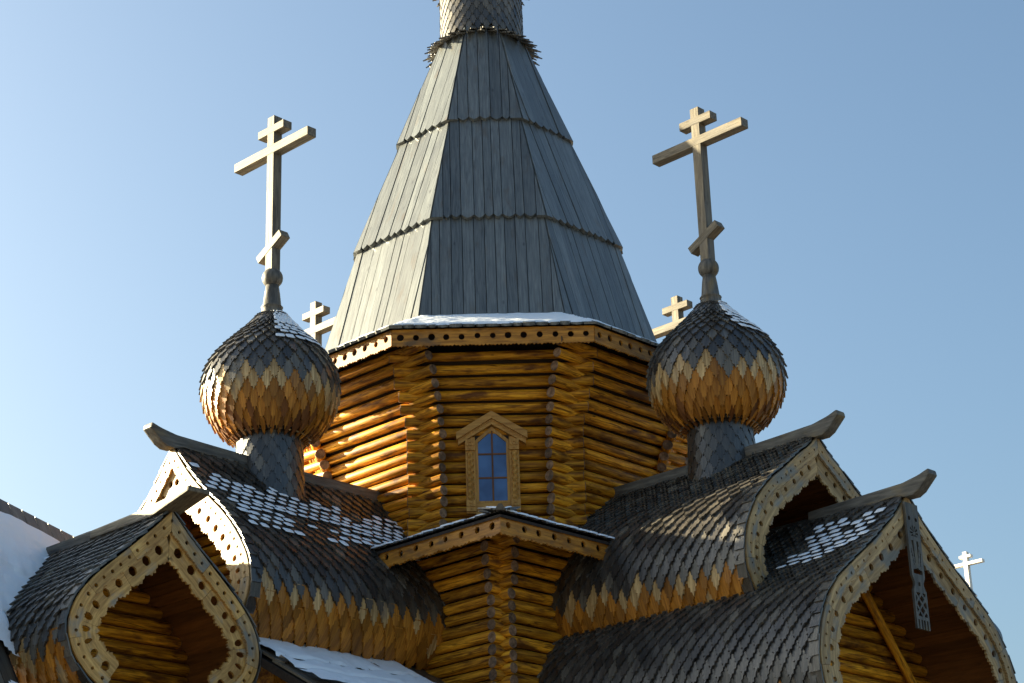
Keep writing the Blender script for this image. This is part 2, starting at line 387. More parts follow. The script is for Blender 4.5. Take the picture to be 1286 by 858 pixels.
# ================================================================== OCTAGONAL TOWER
T8 = tan(pi/8); RW = 3.1; CRS = .205; LR = .094
def face_dir(k):
    a = radians(-90+45*k); n_ = Vector((cos(a), sin(a), 0)); return n_, Vector((-n_.y, n_.x, 0))
def octa_prism(levels):
    mb = MB(); v = []; f = []
    for r, z in levels:
        R = r/cos(pi/8)
        for k in range(8):
            a = radians(-90+22.5+45*k); v.append((R*cos(a), R*sin(a), z))
    for i in range(len(levels)-1):
        for k in range(8): f.append([i*8+k, i*8+(k+1) % 8, (i+1)*8+(k+1) % 8, (i+1)*8+k])
    f.append(list(range(8))[::-1]); f.append([(len(levels)-1)*8+k for k in range(8)])
    mb.add(v, f); return mb
def flare(z):
    t = max(0, (z-12.75)/1.5); return RW+.72*min(1, t)**1.35
tower = obj('tower_wall', octa_prism([(RW-.06, 9.8), (RW-.06, 12.75), (flare(13.2)-.08, 13.2), (flare(13.7)-.08, 13.7), (flare(14.3)-.08, 14.3)]).mesh('tower_wall', ['caulk']), church)
tag(tower, 'octagonal honey coloured log wall flaring out under the eaves')
for k in range(8):
    n_, t_ = face_dir(k); z = 10.1+(.5*CRS if k % 2 else 0)
    while z < 14.36:
        r = flare(z); L = 2*r*T8+2*((.50+.10*min(1, max(0, z-12.75)) if k % 2 else .28)+random.uniform(-.02, .02))
        put_log(tower, n_*r+ZZ*z, (t_+ZZ*random.uniform(-.006, .006)), L, LR*random.choice((.92, .97, 1.0, 1.04, 1.08))); z += CRS
# ------------------------------------------------------------------ tent roof
tent = obj('tent_roof', octa_prism([(4.28, 14.5), (3.06, 15.16), (2.46, 17.45), (1.6, 20.0), (.66, 22.7)]).mesh('tent_roof', ['deck']), church)
tag(tent, 'tall octagonal tent roof of grey planks in three overlapping tiers')
def plank_tier(rb, zb, rtp, ztp, width, tip, th=.04, mat='plank', ragged=False):
    slope = Vector((0, rtp-rb, ztp-zb)); L = math.hypot(rtp-rb, ztp-zb)
    for k in range(8):
        n_, t_ = face_dir(k); V_ = (n_*(rtp-rb)+ZZ*(ztp-zb)).normalized(); N_ = t_.cross(V_).normalized()
        if N_.dot(n_) < 0: N_ = -N_
        P0 = n_*rb+ZZ*zb; hb, ht = rb*T8, rtp*T8; nn = max(3, round(2*hb/width)); w = 2*hb/nn
        cuts = [-hb+(i+(random.uniform(-.16, .16) if 0 < i < nn else 0))*w for i in range(nn+1)]
        for i in range(nn):
            u0, u1 = cuts[i], cuts[i+1]; g = .006; a, b_ = u0+g*(i > 0), u1-g*(i < nn-1); um = (a+b_)/2
            def vt(u): return min(L, L*(hb-abs(u))/(hb-ht))
            if max(vt(a), vt(b_)) < .08: continue
            rz = random.uniform(-.012, .012) if ragged else random.uniform(-.012, .012)
            poly = [(a, tip*.9+rz), (a+(um-a)*.5, tip*.1+rz), (um, -tip*.3+rz), (b_-(b_-um)*.5, tip*.1+rz), (b_, tip*.9+rz)]
            if vt(a) < .1: poly = [(a, 0), (um, 0), (b_, 0)]
            if vt(b_) < .1: poly = [(a, 0), (um, 0), (b_, 0)]
            tops = [b_]+[q for q in (ht, -ht) if a+.005 < q < b_-.005]+[a]
            tops.sort(reverse=True)
            for u in tops:
                vv = vt(u)
                if vv > poly[-1][1]+.001 or u != b_: poly.append((u, max(vv, .002)))
            if abs(poly[-1][1]-poly[0][1]) < .004 and abs(poly[-1][0]-poly[0][0]) < .001: poly.pop()
            dz = random.uniform(-.011, .011)
            mb = MB(); base = [P0+t_*u+V_*v-N_*(.02) for u, v in poly]; lc0 = random.random()*5
            n = len(poly); v3 = base+[p+N_*(th+.02+dz) for p in base]
            mb.add(v3, [list(range(n))[::-1], list(range(n, 2*n))]+[[j, (j+1) % n, n+(j+1) % n, n+j] for j in range(n)], [(v, u, 0) for u, v in poly]+[(v, u, th) for u, v in poly], rnd=0)
            obj('plank', fix_normals(mb.mesh('plank', [mat])), tent)
plank_tier(1.75, 19.985, .76, 22.7, .205, .07, .05)
plank_tier(2.61, 17.447, 1.63, 20.12, .205, .07, .05)
plank_tier(3.19, 15.20, 2.50, 17.57, .205, .03)
plank_tier(4.40, 14.54, 3.10, 15.24, .21, .06, .03, ragged=True)
# snow on the skirt
for k, vmax, am in ((0, 1.0, .12), (1, .35, .45), (7, .16, .62)):
    n_, t_ = face_dir(k); Vd = n_*(3.16-4.42)+ZZ*(15.215-14.53); N_ = t_.cross(Vd).normalized()
    if N_.dot(n_) < 0: N_ = -N_
    hb = 4.42*T8
    def keep(u, v, vmax=vmax, am=am, k=k):
        hw = 1-(1-3.16/4.42)*v
        if abs(u*2-1) > hw*.985: return 0
        e = .02+.05*vnoise(u*40, 0, k)+.03*vnoise(u*13, 3, k)
        return .5+min((v-e)*6, (vmax-v)*4+.3)*1.0 - am*max(0, vnoise(u*22, v*5, k+2)-.25)
    snow_sheet(tent, n_*4.42+ZZ*14.53-t_*hb+N_*.018, t_*2*hb, Vd, N_, keep, .045, .03)
# eave boards with holes
for k in range(8):
    n_, t_ = face_dir(k); ra = 4.3; hb = ra*T8
    def fn(t, w, n_=n_, t_=t_): return n_*ra+t_*t+ZZ*(14.53-w)
    o = obj('eave_board', carved(Path(fn, -n_), -hb+.008, hb-.008, 13, 0, .29, .06, .035, k*3.1, hc=.5, teeth=.022, lobe=.012), church)
    o.data.materials.append(M['eave'])
# ------------------------------------------------------------------ lathe + shingled solids of revolution
def lathe(prof, C, seg=40, smooth=True):
    v = []; f = []
    for r, z in prof:
        for i in range(seg):
            a = 2*pi*i/seg; v.append((C[0]+r*cos(a), C[1]+r*sin(a), z))
    for j in range(len(prof)-1):
        for i in range(seg): f.append([j*seg+i, j*seg+(i+1) % seg, (j+1)*seg+(i+1) % seg, (j+1)*seg+i])
    f.append(list(range(seg))[::-1]); f.append([(len(prof)-1)*seg+i for i in range(seg)])
    mb = MB(); mb.add(v, f, [(p[2], p[0], p[1]) for p in v], rnd=0, sm=smooth); return mb
def revolve_shingles(cv, C, n, expo, slen, t0, t1, matf, th=.028, lift=.058, taper=True):
    """curve cv runs bottom->top as (r,z). returns items"""
    items = []; t = t0; row = 0
    while t < t1:
        p = cv.at(t); q = cv.at(min(t+slen, cv.L-.001)); T = Vector((q.x-p.x, q.y-p.y)); 
        if T.length < .05: break
        T.normalize(); Nn = Vector((T.y, -T.x)) # outward for upward curve (r to the right)
        nr = n
        for i in range(nr):
            a = 2*pi*(i+.5*(row % 2))/nr+random.uniform(-.01, .01); er = Vector((cos(a), sin(a), 0)); et = Vector((-sin(a), cos(a), 0))
            lf = lift*random.uniform(.88, 1.15)
            tip = Vector((C[0], C[1], 0))+er*(p.x+Nn.x*lf)+ZZ*(p.y+Nn.y*lf)
            head = Vector((C[0], C[1], 0))+er*(q.x+Nn.x*.004)+ZZ*(q.y+Nn.y*.004)
            Y = (head-tip); L = Y.length; Y.normalize(); Y = (Y+et*random.uniform(-.03, .03)).normalized(); X = et-Y*et.dot(Y); X.normalize(); Zv = X.cross(Y)
            if Zv.dot(er*Nn.x+ZZ*Nn.y) < 0: X = -X; Zv = -Zv
            w = 2*pi*max(p.x, .06)/nr*random.uniform(.9, .95)
            items.append((basis(X, Y, Zv, tip), matf(Zv, tip, row, a), w, L, th))
        t += expo if not callable(expo) else expo(t); row += 1
    return items
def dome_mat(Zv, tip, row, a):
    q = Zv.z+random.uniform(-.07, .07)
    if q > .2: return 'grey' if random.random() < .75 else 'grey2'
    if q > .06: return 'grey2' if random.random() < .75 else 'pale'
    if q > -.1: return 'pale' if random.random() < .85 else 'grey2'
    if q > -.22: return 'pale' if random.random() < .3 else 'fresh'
    if q < -.42 and random.random() < .45: return 'soffit'  # darker brown on the lowest rows paints in the underside's shade
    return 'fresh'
def drum_mat(*a): return 'grey' if random.random() < .85 else 'grey2'
ONION = [(.50, -1.02), (.66, -.97), (.88, -.82), (1.07, -.55), (1.18, -.24), (1.2, .02), (1.14, .27), (.99, .52), (.77, .75), (.56, .94), (.385, 1.11), (.28, 1.25), (.215, 1.36)]
ONION = [(r*.965, z*.98) for r, z in ONION]
def cross_at(C, zb, parent, sc=1.0, beams=True, label=None, ax=DR):
    """eight-pointed cross facing along DL; bars along ax"""
    ay = ZZ.cross(ax); th = (.098 if sc > .9 else .13)*sc; Fm = basis(ax, ay, ZZ, Vector((C[0], C[1], zb)))
    def beam(x0, x1, z0, z1, d, grain, tilt=0, zc=0, name='crossbar', par=None):
        mb = MB(); mb.box((x0, -d, z0-zc), (x1, d, z1-zc), grain); me_ = mb.mesh('beam', ['cross' if sc > .9 else 'white']); bevel(me_, .008*sc)
        o = obj(name, me_, par if par else parent, Fm@Matrix.Translation((0, 0, zc))@Matrix.Rotation(tilt, 4, 'Y')); return o
    post = beam(-th, th, 0, 3.1*sc, th, 2, name='cross')
    if label: tag(post, label)
    beam(-1.06*sc, 1.06*sc, 2.325*sc, 2.505*sc, th*1.04, 0, par=post)
    beam(-.37*sc, .37*sc, 2.75*sc, 2.91*sc, th*1.03, 0, par=post)
    beam(-.37*sc, .37*sc, .385*sc, .545*sc, th*1.05, 0, radians(-28), .465*sc, name='footrest', par=post)
    return post
def onion(C, zc, sc=1.0, n=31, limit=300, snow=None, label=None, drum=(11.3, 12.74, .555), detail=True, cross_label=None):
    prof = [(r*sc, zc+z*sc) for r, z in ONION]; cv = Curve(prof)
    d = obj('onion_dome', lathe([(max(r-.012, .02), z) for r, z in cv.p], C).mesh('onion_dome', ['deck']), church); tag(d, label)
    items = revolve_shingles(cv, C, n, lambda t: .165*sc if t < cv.L*.62 else (.135*sc if t < cv.L*.8 else .085*sc), .39*sc, .02, cv.L-.06*sc, dome_mat, .032, .066)
    place_shingles(d, items, limit)
    if snow:
        caps = []
        for Mx, mat, w, L, th in items:
            Nn = Mx.col[2].to_3d(); tip = Mx.translation; az = math.degrees(atan2(Nn.y, Nn.x))
            if snow(az, Nn.z, tip.z-zc) > random.random():
                caps.append((Mx@Matrix.Translation((0, 0, .032)), w*random.uniform(.78, .96), L*.08, L*random.uniform(.46, .58), .014))
        snow_caps(d, caps)
    # neck collars and ball
    zt = zc+1.33*sc; zb = zc+2.085; rb = .19
    nk = Curve([(.235, zt-.10), (.228, zt+.0), (.20, zt+.02), (.185, zt+.17), (.20, zt+.18), (.165, zt+.22), (.14, zt+.45), (.115, zt+.62)], False)
    obj('neck', lathe(nk.p, C, 24).mesh('neck', ['beam']), d)
    obj('ball', lathe([(max(.02, rb*sin(pi*i/12)), zb-rb*cos(pi*i/12)) for i in range(13)], C, 24).mesh('ball', ['beam']), d)
    cross_at(C, zb+.13, church, 1.0, label=cross_label)
    if drum:
        z0, z1, rd = drum
        dr = obj('dome_drum', lathe([(rd-.012, z0-.6), (rd-.012, z1+.05)], C).mesh('dome_drum', ['deck']), church)
        its = revolve_shingles(Curve([(rd*1.1, z0), (rd*1.0, (z0+z1)/2), (rd*.93, z1+.3)], False), C, 18, .15, .34, 0, z1-z0-.0, drum_mat, lift=.024)
        place_shingles(dr, its, limit)
        # flared collar under the dome
        its = []
        for ring in range(2):
            for i in range(26):
                a = 2*pi*(i+.5*ring)/26; er = Vector((cos(a), sin(a), 0)); et = Vector((-sin(a), cos(a), 0))
                tip = Vector((C[0], C[1], z1-.10+.06*ring))+er*(rd+.16+.02*ring); head = Vector((C[0], C[1], z1+.05+.04*ring))+er*(rd-.08)
                Y = (head-tip).normalized(); X = et; Zv = X.cross(Y)
                if Zv.z < 0: X = -X; Zv = -Zv
                its.append((basis(X, Y, Zv, tip), random.choice(('pale', 'grey2', 'grey')), .15, (head-tip).length, .018))
        place_shingles(dr, its, 0)
    return d
A = 3.92
def snowL(az, nz, h): 
    if nz < .42 or h < .42: return 0
    return 1.0 if -78 < az < 60 else 0
onion((-A, -A), 13.65, snow=snowL, label='grey and orange shingled onion dome beside the sunlit log wall', cross_label='eight-pointed wooden cross fully lit by the sun')
def snowR(az, nz, h):
    if nz < .42 or h < .5: return 0
    return 1.0 if -72 < az < 60 else 0
onion((A, -A), 13.65, snow=snowR, label='grey and orange shingled onion dome beside the shaded log wall', cross_label='eight-pointed wooden cross with only its upper right in sun')
onion((-3.85, 4.75), 13.55, n=28, limit=0, drum=(10.5, 12.85, .555), label='shingled onion dome hidden behind the sunlit side of the tent roof')
onion((4.34, 4.9), 13.55, n=28, limit=0, drum=(10.5, 12.85, .555), label='shingled onion dome hidden behind the shaded side of the tent roof')
# top drum of the tent
C0 = (0.0, 0.0)
drum = obj('tent_drum', lathe([(.80, 22.4), (.80, 24.7)], C0).mesh('tent_drum', ['deck']), church); tag(drum, 'shingled drum rising from the top of the tent roof')
its = revolve_shingles(Curve([(.84, 22.55), (.83, 23.0), (.82, 24.6)], False), C0, 30, .125, .3, 0, 1.6, lambda *a: 'grey2' if random.random() < .7 else 'grey', lift=.03)
place_shingles(drum, its, 300)
for z0, r0, nn, dr_ in ((22.40, 1.25, 28, .14), (22.50, 1.16, 28, .12), (23.95, 1.05, 30, .1)):
    its = []
    for i in range(nn):
        a = 2*pi*(i+random.uniform(-.1, .1))/nn; er = Vector((cos(a), sin(a), 0)); et = Vector((-sin(a), cos(a), 0))
        tip = Vector((0, 0, z0-dr_*.5))+er*(r0+random.uniform(-.02, .02)); head = Vector((0, 0, z0+dr_))+er*.78
        Y = (head-tip).normalized(); X = et; Zv = X.cross(Y)
        if Zv.z < 0: X = -X; Zv = -Zv
        its.append((basis(X, Y, Zv, tip), 'grey2', .165, (head-tip).length, .026))
    place_shingles(drum, its, 60)
# main dome above the picture
prof = [(r*1.45, 25.75+z*1.25) for r, z in ONION]; cv = Curve(prof)
md = obj('onion_dome', lathe(cv.p, C0).mesh('onion_dome', ['deck']), church); tag(md, 'large shingled onion dome on the drum over the tent roof')
place_shingles(md, revolve_shingles(cv, C0, 34, .2, .45, .02, cv.L-.1, dome_mat), 0)
# ------------------------------------------------------------------ window
YW = -3.215; XC = -.06
mb = MB(); gh = .275
def rect(mb, x0, x1, z0, z1, y0, y1, g): mb.box((XC+x0, y1, z0), (XC+x1, y0, z1), g)
rect(mb, -.475, -.30, 11.45, 12.86, YW+.12, YW-.07, 2); rect(mb, .30, .475, 11.45, 12.86, YW+.12, YW-.07, 2)
rect(mb, -.31, .31, 11.42, 11.64, YW+.12, YW-.065, 0)
win = obj('window', mb.mesh('window', ['window']), church); bevel(win.data, .008); tag(win, 'small carved window with pointed gable hood and six blue panes')
mb = MB(); mb.box((XC-.31, YW+.03, 11.6), (XC+.31, YW+.0, 13.0), 2); obj('backing', mb.mesh('backing', ['deck']), win)
# inner pointed frame
mb = MB(); out = [(-.30, 11.63), (-.30, 12.80), (0, 13.06), (.30, 12.80), (.30, 11.63)]; inn = [(-.25, 11.68), (-.25, 12.765), (0, 12.985), (.25, 12.765), (.25, 11.68)]
for i in range(5):
    j = (i+1) % 5
    q = [out[i], out[j], inn[j], inn[i]]
    mb.prism([(XC+x, YW-.045, z) for x, z in q], (0, .05, 0), lambda p: (p.z, p.x, p.y))
obj('frame', fix_normals(mb.mesh('frame', ['window'])), win)
def pane(poly):
    mb = MB(); mb.prism([(XC+x, YW-.022, z) for x, z in poly], (0, .006, 0)); obj('pane', fix_normals(mb.mesh('pane', ['glass'])), win)
zs = [(11.68, 12.09), (12.12, 12.53)]
for s in (-1, 1):
    for a, b_ in zs: pane([(s*.015, a), (s*.25, a), (s*.25, b_), (s*.015, b_)])
    pane([(s*.015, 12.56), (s*.25, 12.56), (s*.25, 12.762), (s*.015, 12.968)])
for a in ((-.014, .014, 11.68, 12.98),): 
    mb = MB(); rect(mb, *a, YW-.012, YW-.036, 2); obj('muntin', mb.mesh('muntin', ['soffit']), win)
for z in (12.09, 12.53):
    for x0, x1 in ((-.25, -.0142), (.0142, .25)):
        mb = MB(); rect(mb, x0, x1, z, z+.03, YW-.012, YW-.034, 0); obj('muntin', mb.mesh('muntin', ['soffit']), win)
# twisted half columns, carved blocks
def twisted(xc, z0, z1):
    v = []; f = []; nz_, na = 60, 8
    for j in range(nz_+1):
        z = z0+(z1-z0)*j/nz_
        for i in range(na):
            a = 2*pi*i/na; r = .05+.013*sin(2*a+j*.9)
            v.append((XC+xc+r*cos(a), YW-.075+r*sin(a), z))
    for j in range(nz_):
        for i in range(na): f.append([j*na+i, j*na+(i+1) % na, (j+1)*na+(i+1) % na, (j+1)*na+i])
    mb = MB(); mb.add(v, f, [(p[2], p[0], p[1]) for p in v]); obj('twisted_column', mb.mesh('twisted_column', ['window']), win)
for s in (-1, 1):
    twisted(s*.39, 11.62, 12.58)
    for z in (11.48, 12.6):
        mb = MB(); rect(mb, s*.39-.085, s*.39+.085, z, z+.2, YW-.0702, YW-.115, 2)
        for dx, dz in ((0, .0), (.05, .0), (-.05, 0), (0, .06), (0, -.06)):
            rect(mb, s*.39+dx-.018, s*.39+dx+.018, z+.1+dz-.02, z+.1+dz+.02, YW-.1152, YW-.135, 2)
        obj('carved_block', mb.mesh('carved_block', ['window']), win)
# hood
for s in (-1, 1):
    for lay, (h0, h1, yo, x1) in enumerate(((-.0, .17, -.11, .6), (.10, .235, -.16, .63))):
        mb = MB()
        def zl(x): return 13.08-.62*abs(x)
        q = [(0, zl(0)+h0), (s*x1, zl(x1)+h0), (s*x1, zl(x1)+h1), (0, zl(0)+h1)]
        mb.prism([(XC+x, YW+yo, z) for x, z in q], (0, .12, 0), lambda p: (p.x, p.z, p.y))
        obj('hood_board', fix_normals(mb.mesh('hood_board', ['window'])), win)
    mb = MB()
    for i in range(14):
        x = s*(.03+i*.041); z = zl(x)+.075
        mb.box((XC+x-.012, YW-.126, z-.015), (XC+x+.012, YW-.11, z+.02))
    obj('dentil_row', mb.mesh('dentil_row', ['window']), win)
# ================================================================== SQUARE BLOCK UNDER THE OCTAGON
cw = obj('corner_wall', (lambda mb: (fbox(mb, ML, (-3.33, -3.33, 6.0), (3.33, 3.33, 10.62)), mb)[1])(MB()).mesh('corner_wall', ['caulk']), church)
tag(cw, 'dark log corner below the window with crossed log ends')
for Fm, par in ((ML, 0), (MR, 1)):
    z = 6.3+(.5*CRS if par else 0); i = 0
    while z < 10.7:
        ext = .26+max(0, (z-9.6))*.42; L = 6.8+2*ext
        put_log(cw, Fm@Vector((3.4+max(0, z-9.7)*.3, 0, z)), Fm.col[1].to_3d(), L, LR*random.uniform(.95, 1.04)); z += CRS
# corner roof: two planes with shingles
EV = 4.6; ZE = 10.52; SL = .38
cro = MB()
hip_in = 2.0
for Fm in (ML, MR):
    s = 1 if Fm is ML else -1
    pts = [Fm@Vector(p) for p in ((EV-.02, s*EV-.02*s, ZE-.03), (EV-.02, s*1.2, ZE-.03), (hip_in, s*1.2, ZE+SL*(EV-hip_in)-.03), (hip_in, s*hip_in, ZE+SL*(EV-hip_in)-.03))]
    cro.prism(pts, (0, 0, -.05))
cro = obj('corner_roof', fix_normals(cro.mesh('corner_roof', ['deck'])), church); tag(cro, 'low hipped shingle roof over the log corner under the window')
its = []; caps = []
for Fm in (ML, MR):
    s = 1 if Fm is ML else -1; row = 0; d = 0
    Y = (Fm.col[0].to_3d()*-1+ZZ*SL).normalized(); X = Fm.col[1].to_3d(); N_ = X.cross(Y)
    if N_.z < 0: X = -X; N_ = -N_
    while d < 1.7:
        y = 1.2+.12*(row % 2)
        while y < EV-d+.1:
            P = Fm@Vector((EV+.05-d, s*y, ZE+SL*(d-.05)+.02)); Yt = (Y-N_*.09).normalized(); Nt = X.cross(Yt)
            if Nt.z < 0: Nt = -Nt
            Mx = basis(X, Yt, Nt, P); its.append((Mx, 'grey', .235, .36, .024))
            if (Fm is MR and vnoise(y*3, row, 5) > .12 and row < 8) or (Fm is ML and vnoise(y*4, row, 8) > .72): caps.append((Mx@Matrix.Translation((0, 0, .024)), .235, .0, .22, .028))
            y += .24
        d += .15; row += 1
place_shingles(cro, its, 200); snow_caps(cro, caps)
# hip cap
hc = [Vector((0, -(EV+.14)*sqrt(2), ZE+.02)), Vector((0, -2.0*sqrt(2), ZE+SL*(EV-2.0)+.06))]
mb = MB(); dv = (hc[1]-hc[0]).normalized(); sd_ = Vector((1, 0, 0)); un = sd_.cross(dv)
q = [hc[0]-sd_*.09-un*.05, hc[0]-sd_*.03+un*.05, hc[0]+sd_*.03+un*.05, hc[0]+sd_*.09-un*.05]
mb.prism(q, hc[1]-hc[0], lambda p: (p.y, p.x, p.z)); obj('hip_cap', fix_normals(mb.mesh('hip_cap', ['grey'])), cro)
for Fm in (ML, MR):
    s = 1 if Fm is ML else -1
    def fn(t, w, Fm=Fm, s=s): return Fm@Vector((EV-.05, s*t, ZE-.06-w))
    o = obj('eave_board', carved(Path(fn, -Fm.col[0].to_3d()), 1.0, EV-.052, 10, 0, .24, .058, .04, 5+s, hc=.45, teeth=.025, lobe=.03), church); o.data.materials.append(M['eave'])
# ================================================================== BARREL ROOFS WITH KEEL GABLES
UPR = [(0, 0), (.22, -.20), (.55, -.42), (.95, -.72), (1.35, -1.0), (1.70, -1.32), (1.97, -1.68), (2.13, -2.05), (2.18, -2.4), (2.10, -2.76), (1.88, -3.06), (1.55, -3.3)]
UPL = [(0, 0), (.22, -.30), (.53, -.66), (1.0, -1.10), (1.32, -1.38), (1.60, -1.67), (1.84, -1.98), (2.02, -2.3), (2.09, -2.64), (2.02, -2.97), (1.80, -3.25), (1.48, -3.48)]
LOWR = [(0, 0), (.25, -.28), (.55, -.55), (1.05, -.94), (1.65, -1.36), (2.15, -1.74), (2.5, -2.18), (2.68, -2.62), (2.73, -3.05), (2.62, -3.5), (2.35, -3.9), (2.0, -4.2)]
LOWL = [(0, 0), (.3, -.30), (.72, -.68), (1.05, -.97), (1.34, -1.24), (1.58, -1.56), (1.69, -1.92), (1.62, -2.28), (1.38, -2.58), (1.05, -2.82)]
def bochka(Fm, prof, za, s0, s1, label, vis, orange_nz, snowf=None, recess=.9, wtot=(.2, .47), pitch=.31, hole=.05, grey_board=False, back_len=None, limit=300, nboards=4, wall_low=None, brd='board', shw=.24, wall_dark=True):
    cv = Curve([(y, za+z) for y, z in prof]); ax = Fm.col[0].to_3d()
    def W(s, y, z): return Fm@Vector((s, y, z))
    # deck shell
    mb = MB(); n = 40
    for sd in (1, -1):
        o_ = []; i_ = []
        for k in range(n+1):
            t = cv.L*k/n; p = cv.at(t); T = cv.tan(t); Nn = Vector((-T.y, T.x)); Nn = Nn if Nn.x >= 0 else -Nn
            if k == 0: Nn = Vector((0, 1))
            o_.append(p-Nn*.012); q = p-Nn*.07; i_.append(Vector((max(q.x, .0), q.y)))
        for k in range(n):
            poly = [o_[k], o_[k+1], i_[k+1], i_[k]]
            mb.prism([W(s0, sd*p.x, p.y) for p in poly], ax*(s1-.012-s0))
    roof = obj('barrel_roof', fix_normals(mb.mesh('barrel_roof', ['deck'])), church); tag(roof, label+' roof')
    # shingles
    items = {1: [], -1: []}; caps = []; slen = .42; expo = .175
    for sd in (1, -1):
        t = cv.L-.0; row = 0
        while t > .12:
            p = cv.at(t); q = cv.at(max(t-slen, .0)); Tn = Vector((q.x-p.x, q.y-p.y)).normalized(); Nn = Vector((-Tn.y, Tn.x)); Nn = Nn if Nn.dot(Vector((1, .0001))) > 0 else -Nn
            if Tn.x < 0 and Nn.y < 0 and p.y > za-1.5: Nn = -Nn
            s = s1-.115-(.12 if row % 2 else 0)
            first = True
            while s > s0-.1:
                lf = .07+random.uniform(-.01, .016)
                tip = W(s, sd*(p.x+Nn.x*lf), p.y+Nn.y*lf); head = W(s, sd*(q.x+Nn.x*.003), q.y+Nn.y*.003)
                Y = (head-tip); L = Y.length; Y.normalize(); Y = (Y+ax*random.uniform(-.03, .03)).normalized(); X = (ax-Y*ax.dot(Y)).normalized(); Zv = X.cross(Y); out = Fm.col[1].to_3d()*sd*Nn.x+ZZ*Nn.y
                if Zv.dot(out) < 0: X = -X; Zv = -Zv
                nz = Zv.z+random.uniform(-.09, .09)
                if nz > orange_nz+.12 or t < 1.0: mat = 'grey' if random.random() < .88 else 'grey2'
                elif nz > orange_nz: mat = 'grey2' if random.random() < .8 else 'pale'
                elif nz > orange_nz-.13: mat = 'pale' if random.random() < .6 else 'fresh'
                else: mat = 'fresh' if random.random() < .95 else 'pale'
                Mx = basis(X, Y, Zv, tip); items[sd].append((Mx, mat, shw*random.uniform(.88, .94), L, .034))
                if snowf and sd == vis:
                    if snowf(s, t, cv.L, row) > random.random(): caps.append((Mx@Matrix.Translation((0, 0, .034)), shw*random.uniform(.55, .9), L*random.uniform(.04, .16), L*random.uniform(.36, .54), .013))
                s -= shw
            t -= expo; row += 1
    place_shingles(roof, items[vis], limit); place_shingles(roof, items[-vis], 0)
    snow_caps(roof, caps)
    # edge strips covering the shingle ends at the gable
    for sd in (1, -1):
        t = .02
        k = 0
        while t < cv.L-.1:
            t2 = min(t+.27, cv.L); a = cv.at(t); b_ = cv.at(t2); T = (b_-a).normalized(); Nn = Vector((-T.y, T.x)); Nn = Nn if (Nn.x > 0 or (abs(Nn.x) < .01)) else -Nn
            if Nn.y < 0 and a.y > za-1.5: Nn = -Nn
            wdt = .17+random.uniform(-.02, .02); l0 = .05; l1 = .066
            q = [a+Nn*.03-T*.05, b_+Nn*(.055), b_+Nn*(.078), a+Nn*.052-T*.05]
            mb = MB(); mb.prism([W(s1+.03-wdt, sd*p.x, p.y) for p in q], ax*(wdt+random.uniform(-.01, .02)), lambda p: (p.z*1.0, p.x, p.y))
            obj('edge_shingle', fix_normals(mb.mesh('edge_shingle', ['grey2' if random.random() < .5 else 'grey'])), roof)
            t += .215; k += 1
    # gable
    sw = s1-recess; zl = za+prof[-1][1] if wall_low is None else wall_low
    def halfw(z):
        best = 0
        for k in range(101):
            p = cv.at(cv.L*k/100)
            if abs(p.y-z) < .06: best = max(best, p.x)
        return best
    mb = MB(); poly = []
    ks = [cv.at(cv.L*k/30) for k in range(31)]
    pl = [(max(p.x-.06, 0), p.y-.06) for p in ks]
    poly = [(y, z) for y, z in pl]+[(-y, z) for y, z in pl[::-1]]
    mb.prism([W(sw-.08, y, z) for y, z in poly], ax*.06); 
    gable = obj('gable', fix_normals(mb.mesh('gable', ['soffit'])), church); tag(gable, label+' gable')
    z = zl+.08
    while z < za-.35:
        hw = min(halfw(z-.11), halfw(z), halfw(z+.11))-.10
        if hw > .15: put_log(gable, W(sw, 0, z), Fm.col[1].to_3d(), 2*hw, LR)
        z += CRS
    # soffit planks
    for sd in (1, -1):
        t = .06
        while t < cv.L-.05:
            t2 = min(t+.19, cv.L); a = cv.at(t); b_ = cv.at(t2-.008)
            T = (b_-a).normalized(); Nn = Vector((-T.y, T.x)); Nn = Nn if Nn.x > 0 else -Nn
            if Nn.y < 0 and a.y > za-1.5: Nn = -Nn
            o1 = .078+random.uniform(0, .008)
            q = [a-Nn*o1, b_-Nn*o1, b_-Nn*(o1+.03), a-Nn*(o1+.03)]
            mb = MB(); mb.prism([W(sw-.05, sd*p.x, p.y) for p in q], ax*(recess+.0), lambda p: (p.dot(ax), p.z, p.dot(Fm.col[1].to_3d())))
            obj('soffit_plank', fix_normals(mb.mesh('soffit_plank', ['soffit'])), gable); t += .19
    # carved boards following the keel
    bc = cv
    for sd in (1, -1):
        def fnw(t, w, s_):
            p = bc.at(t); T = bc.tan(t) if t > .06 else bc.tan(.06); Nn = Vector((-T.y, T.x)); Nn = Nn if Nn.x > 0 else -Nn
            if Nn.y < 0 and p.y > za-1.2: Nn = -Nn
            q = p-Nn*w
            if q.x < .004: # mitre at the apex
                q = Vector((.004, q.y-(.004-q.x)*.9))
            return W(s_, sd*q.x, q.y)
        wo, wi = wtot; L = cv.L-.02
        fr = [0, .2, .4, .58, .76, .92, 1.0] if nboards > 4 else [0, .27, .52, .76, 1.0]
        for i in range(len(fr)-1):
            a, b_ = .0+L*fr[i], L*fr[i+1]-.006
            nb = max(2, round((b_-a)/(pitch*.62)))
            me_ = carved(Path(lambda t, w: fnw(t, w, s1+.045), -ax), a, b_, nb, .0, wo, hole*.42, .04, i*2.3+sd, hc=.55, teeth=.014, lobe=.016)
            me_.materials.append(M[brd if random.random() < .7 else 'board_grey']); obj('carved_board', me_, gable)
        fr = [0, .33, .66, 1.0]
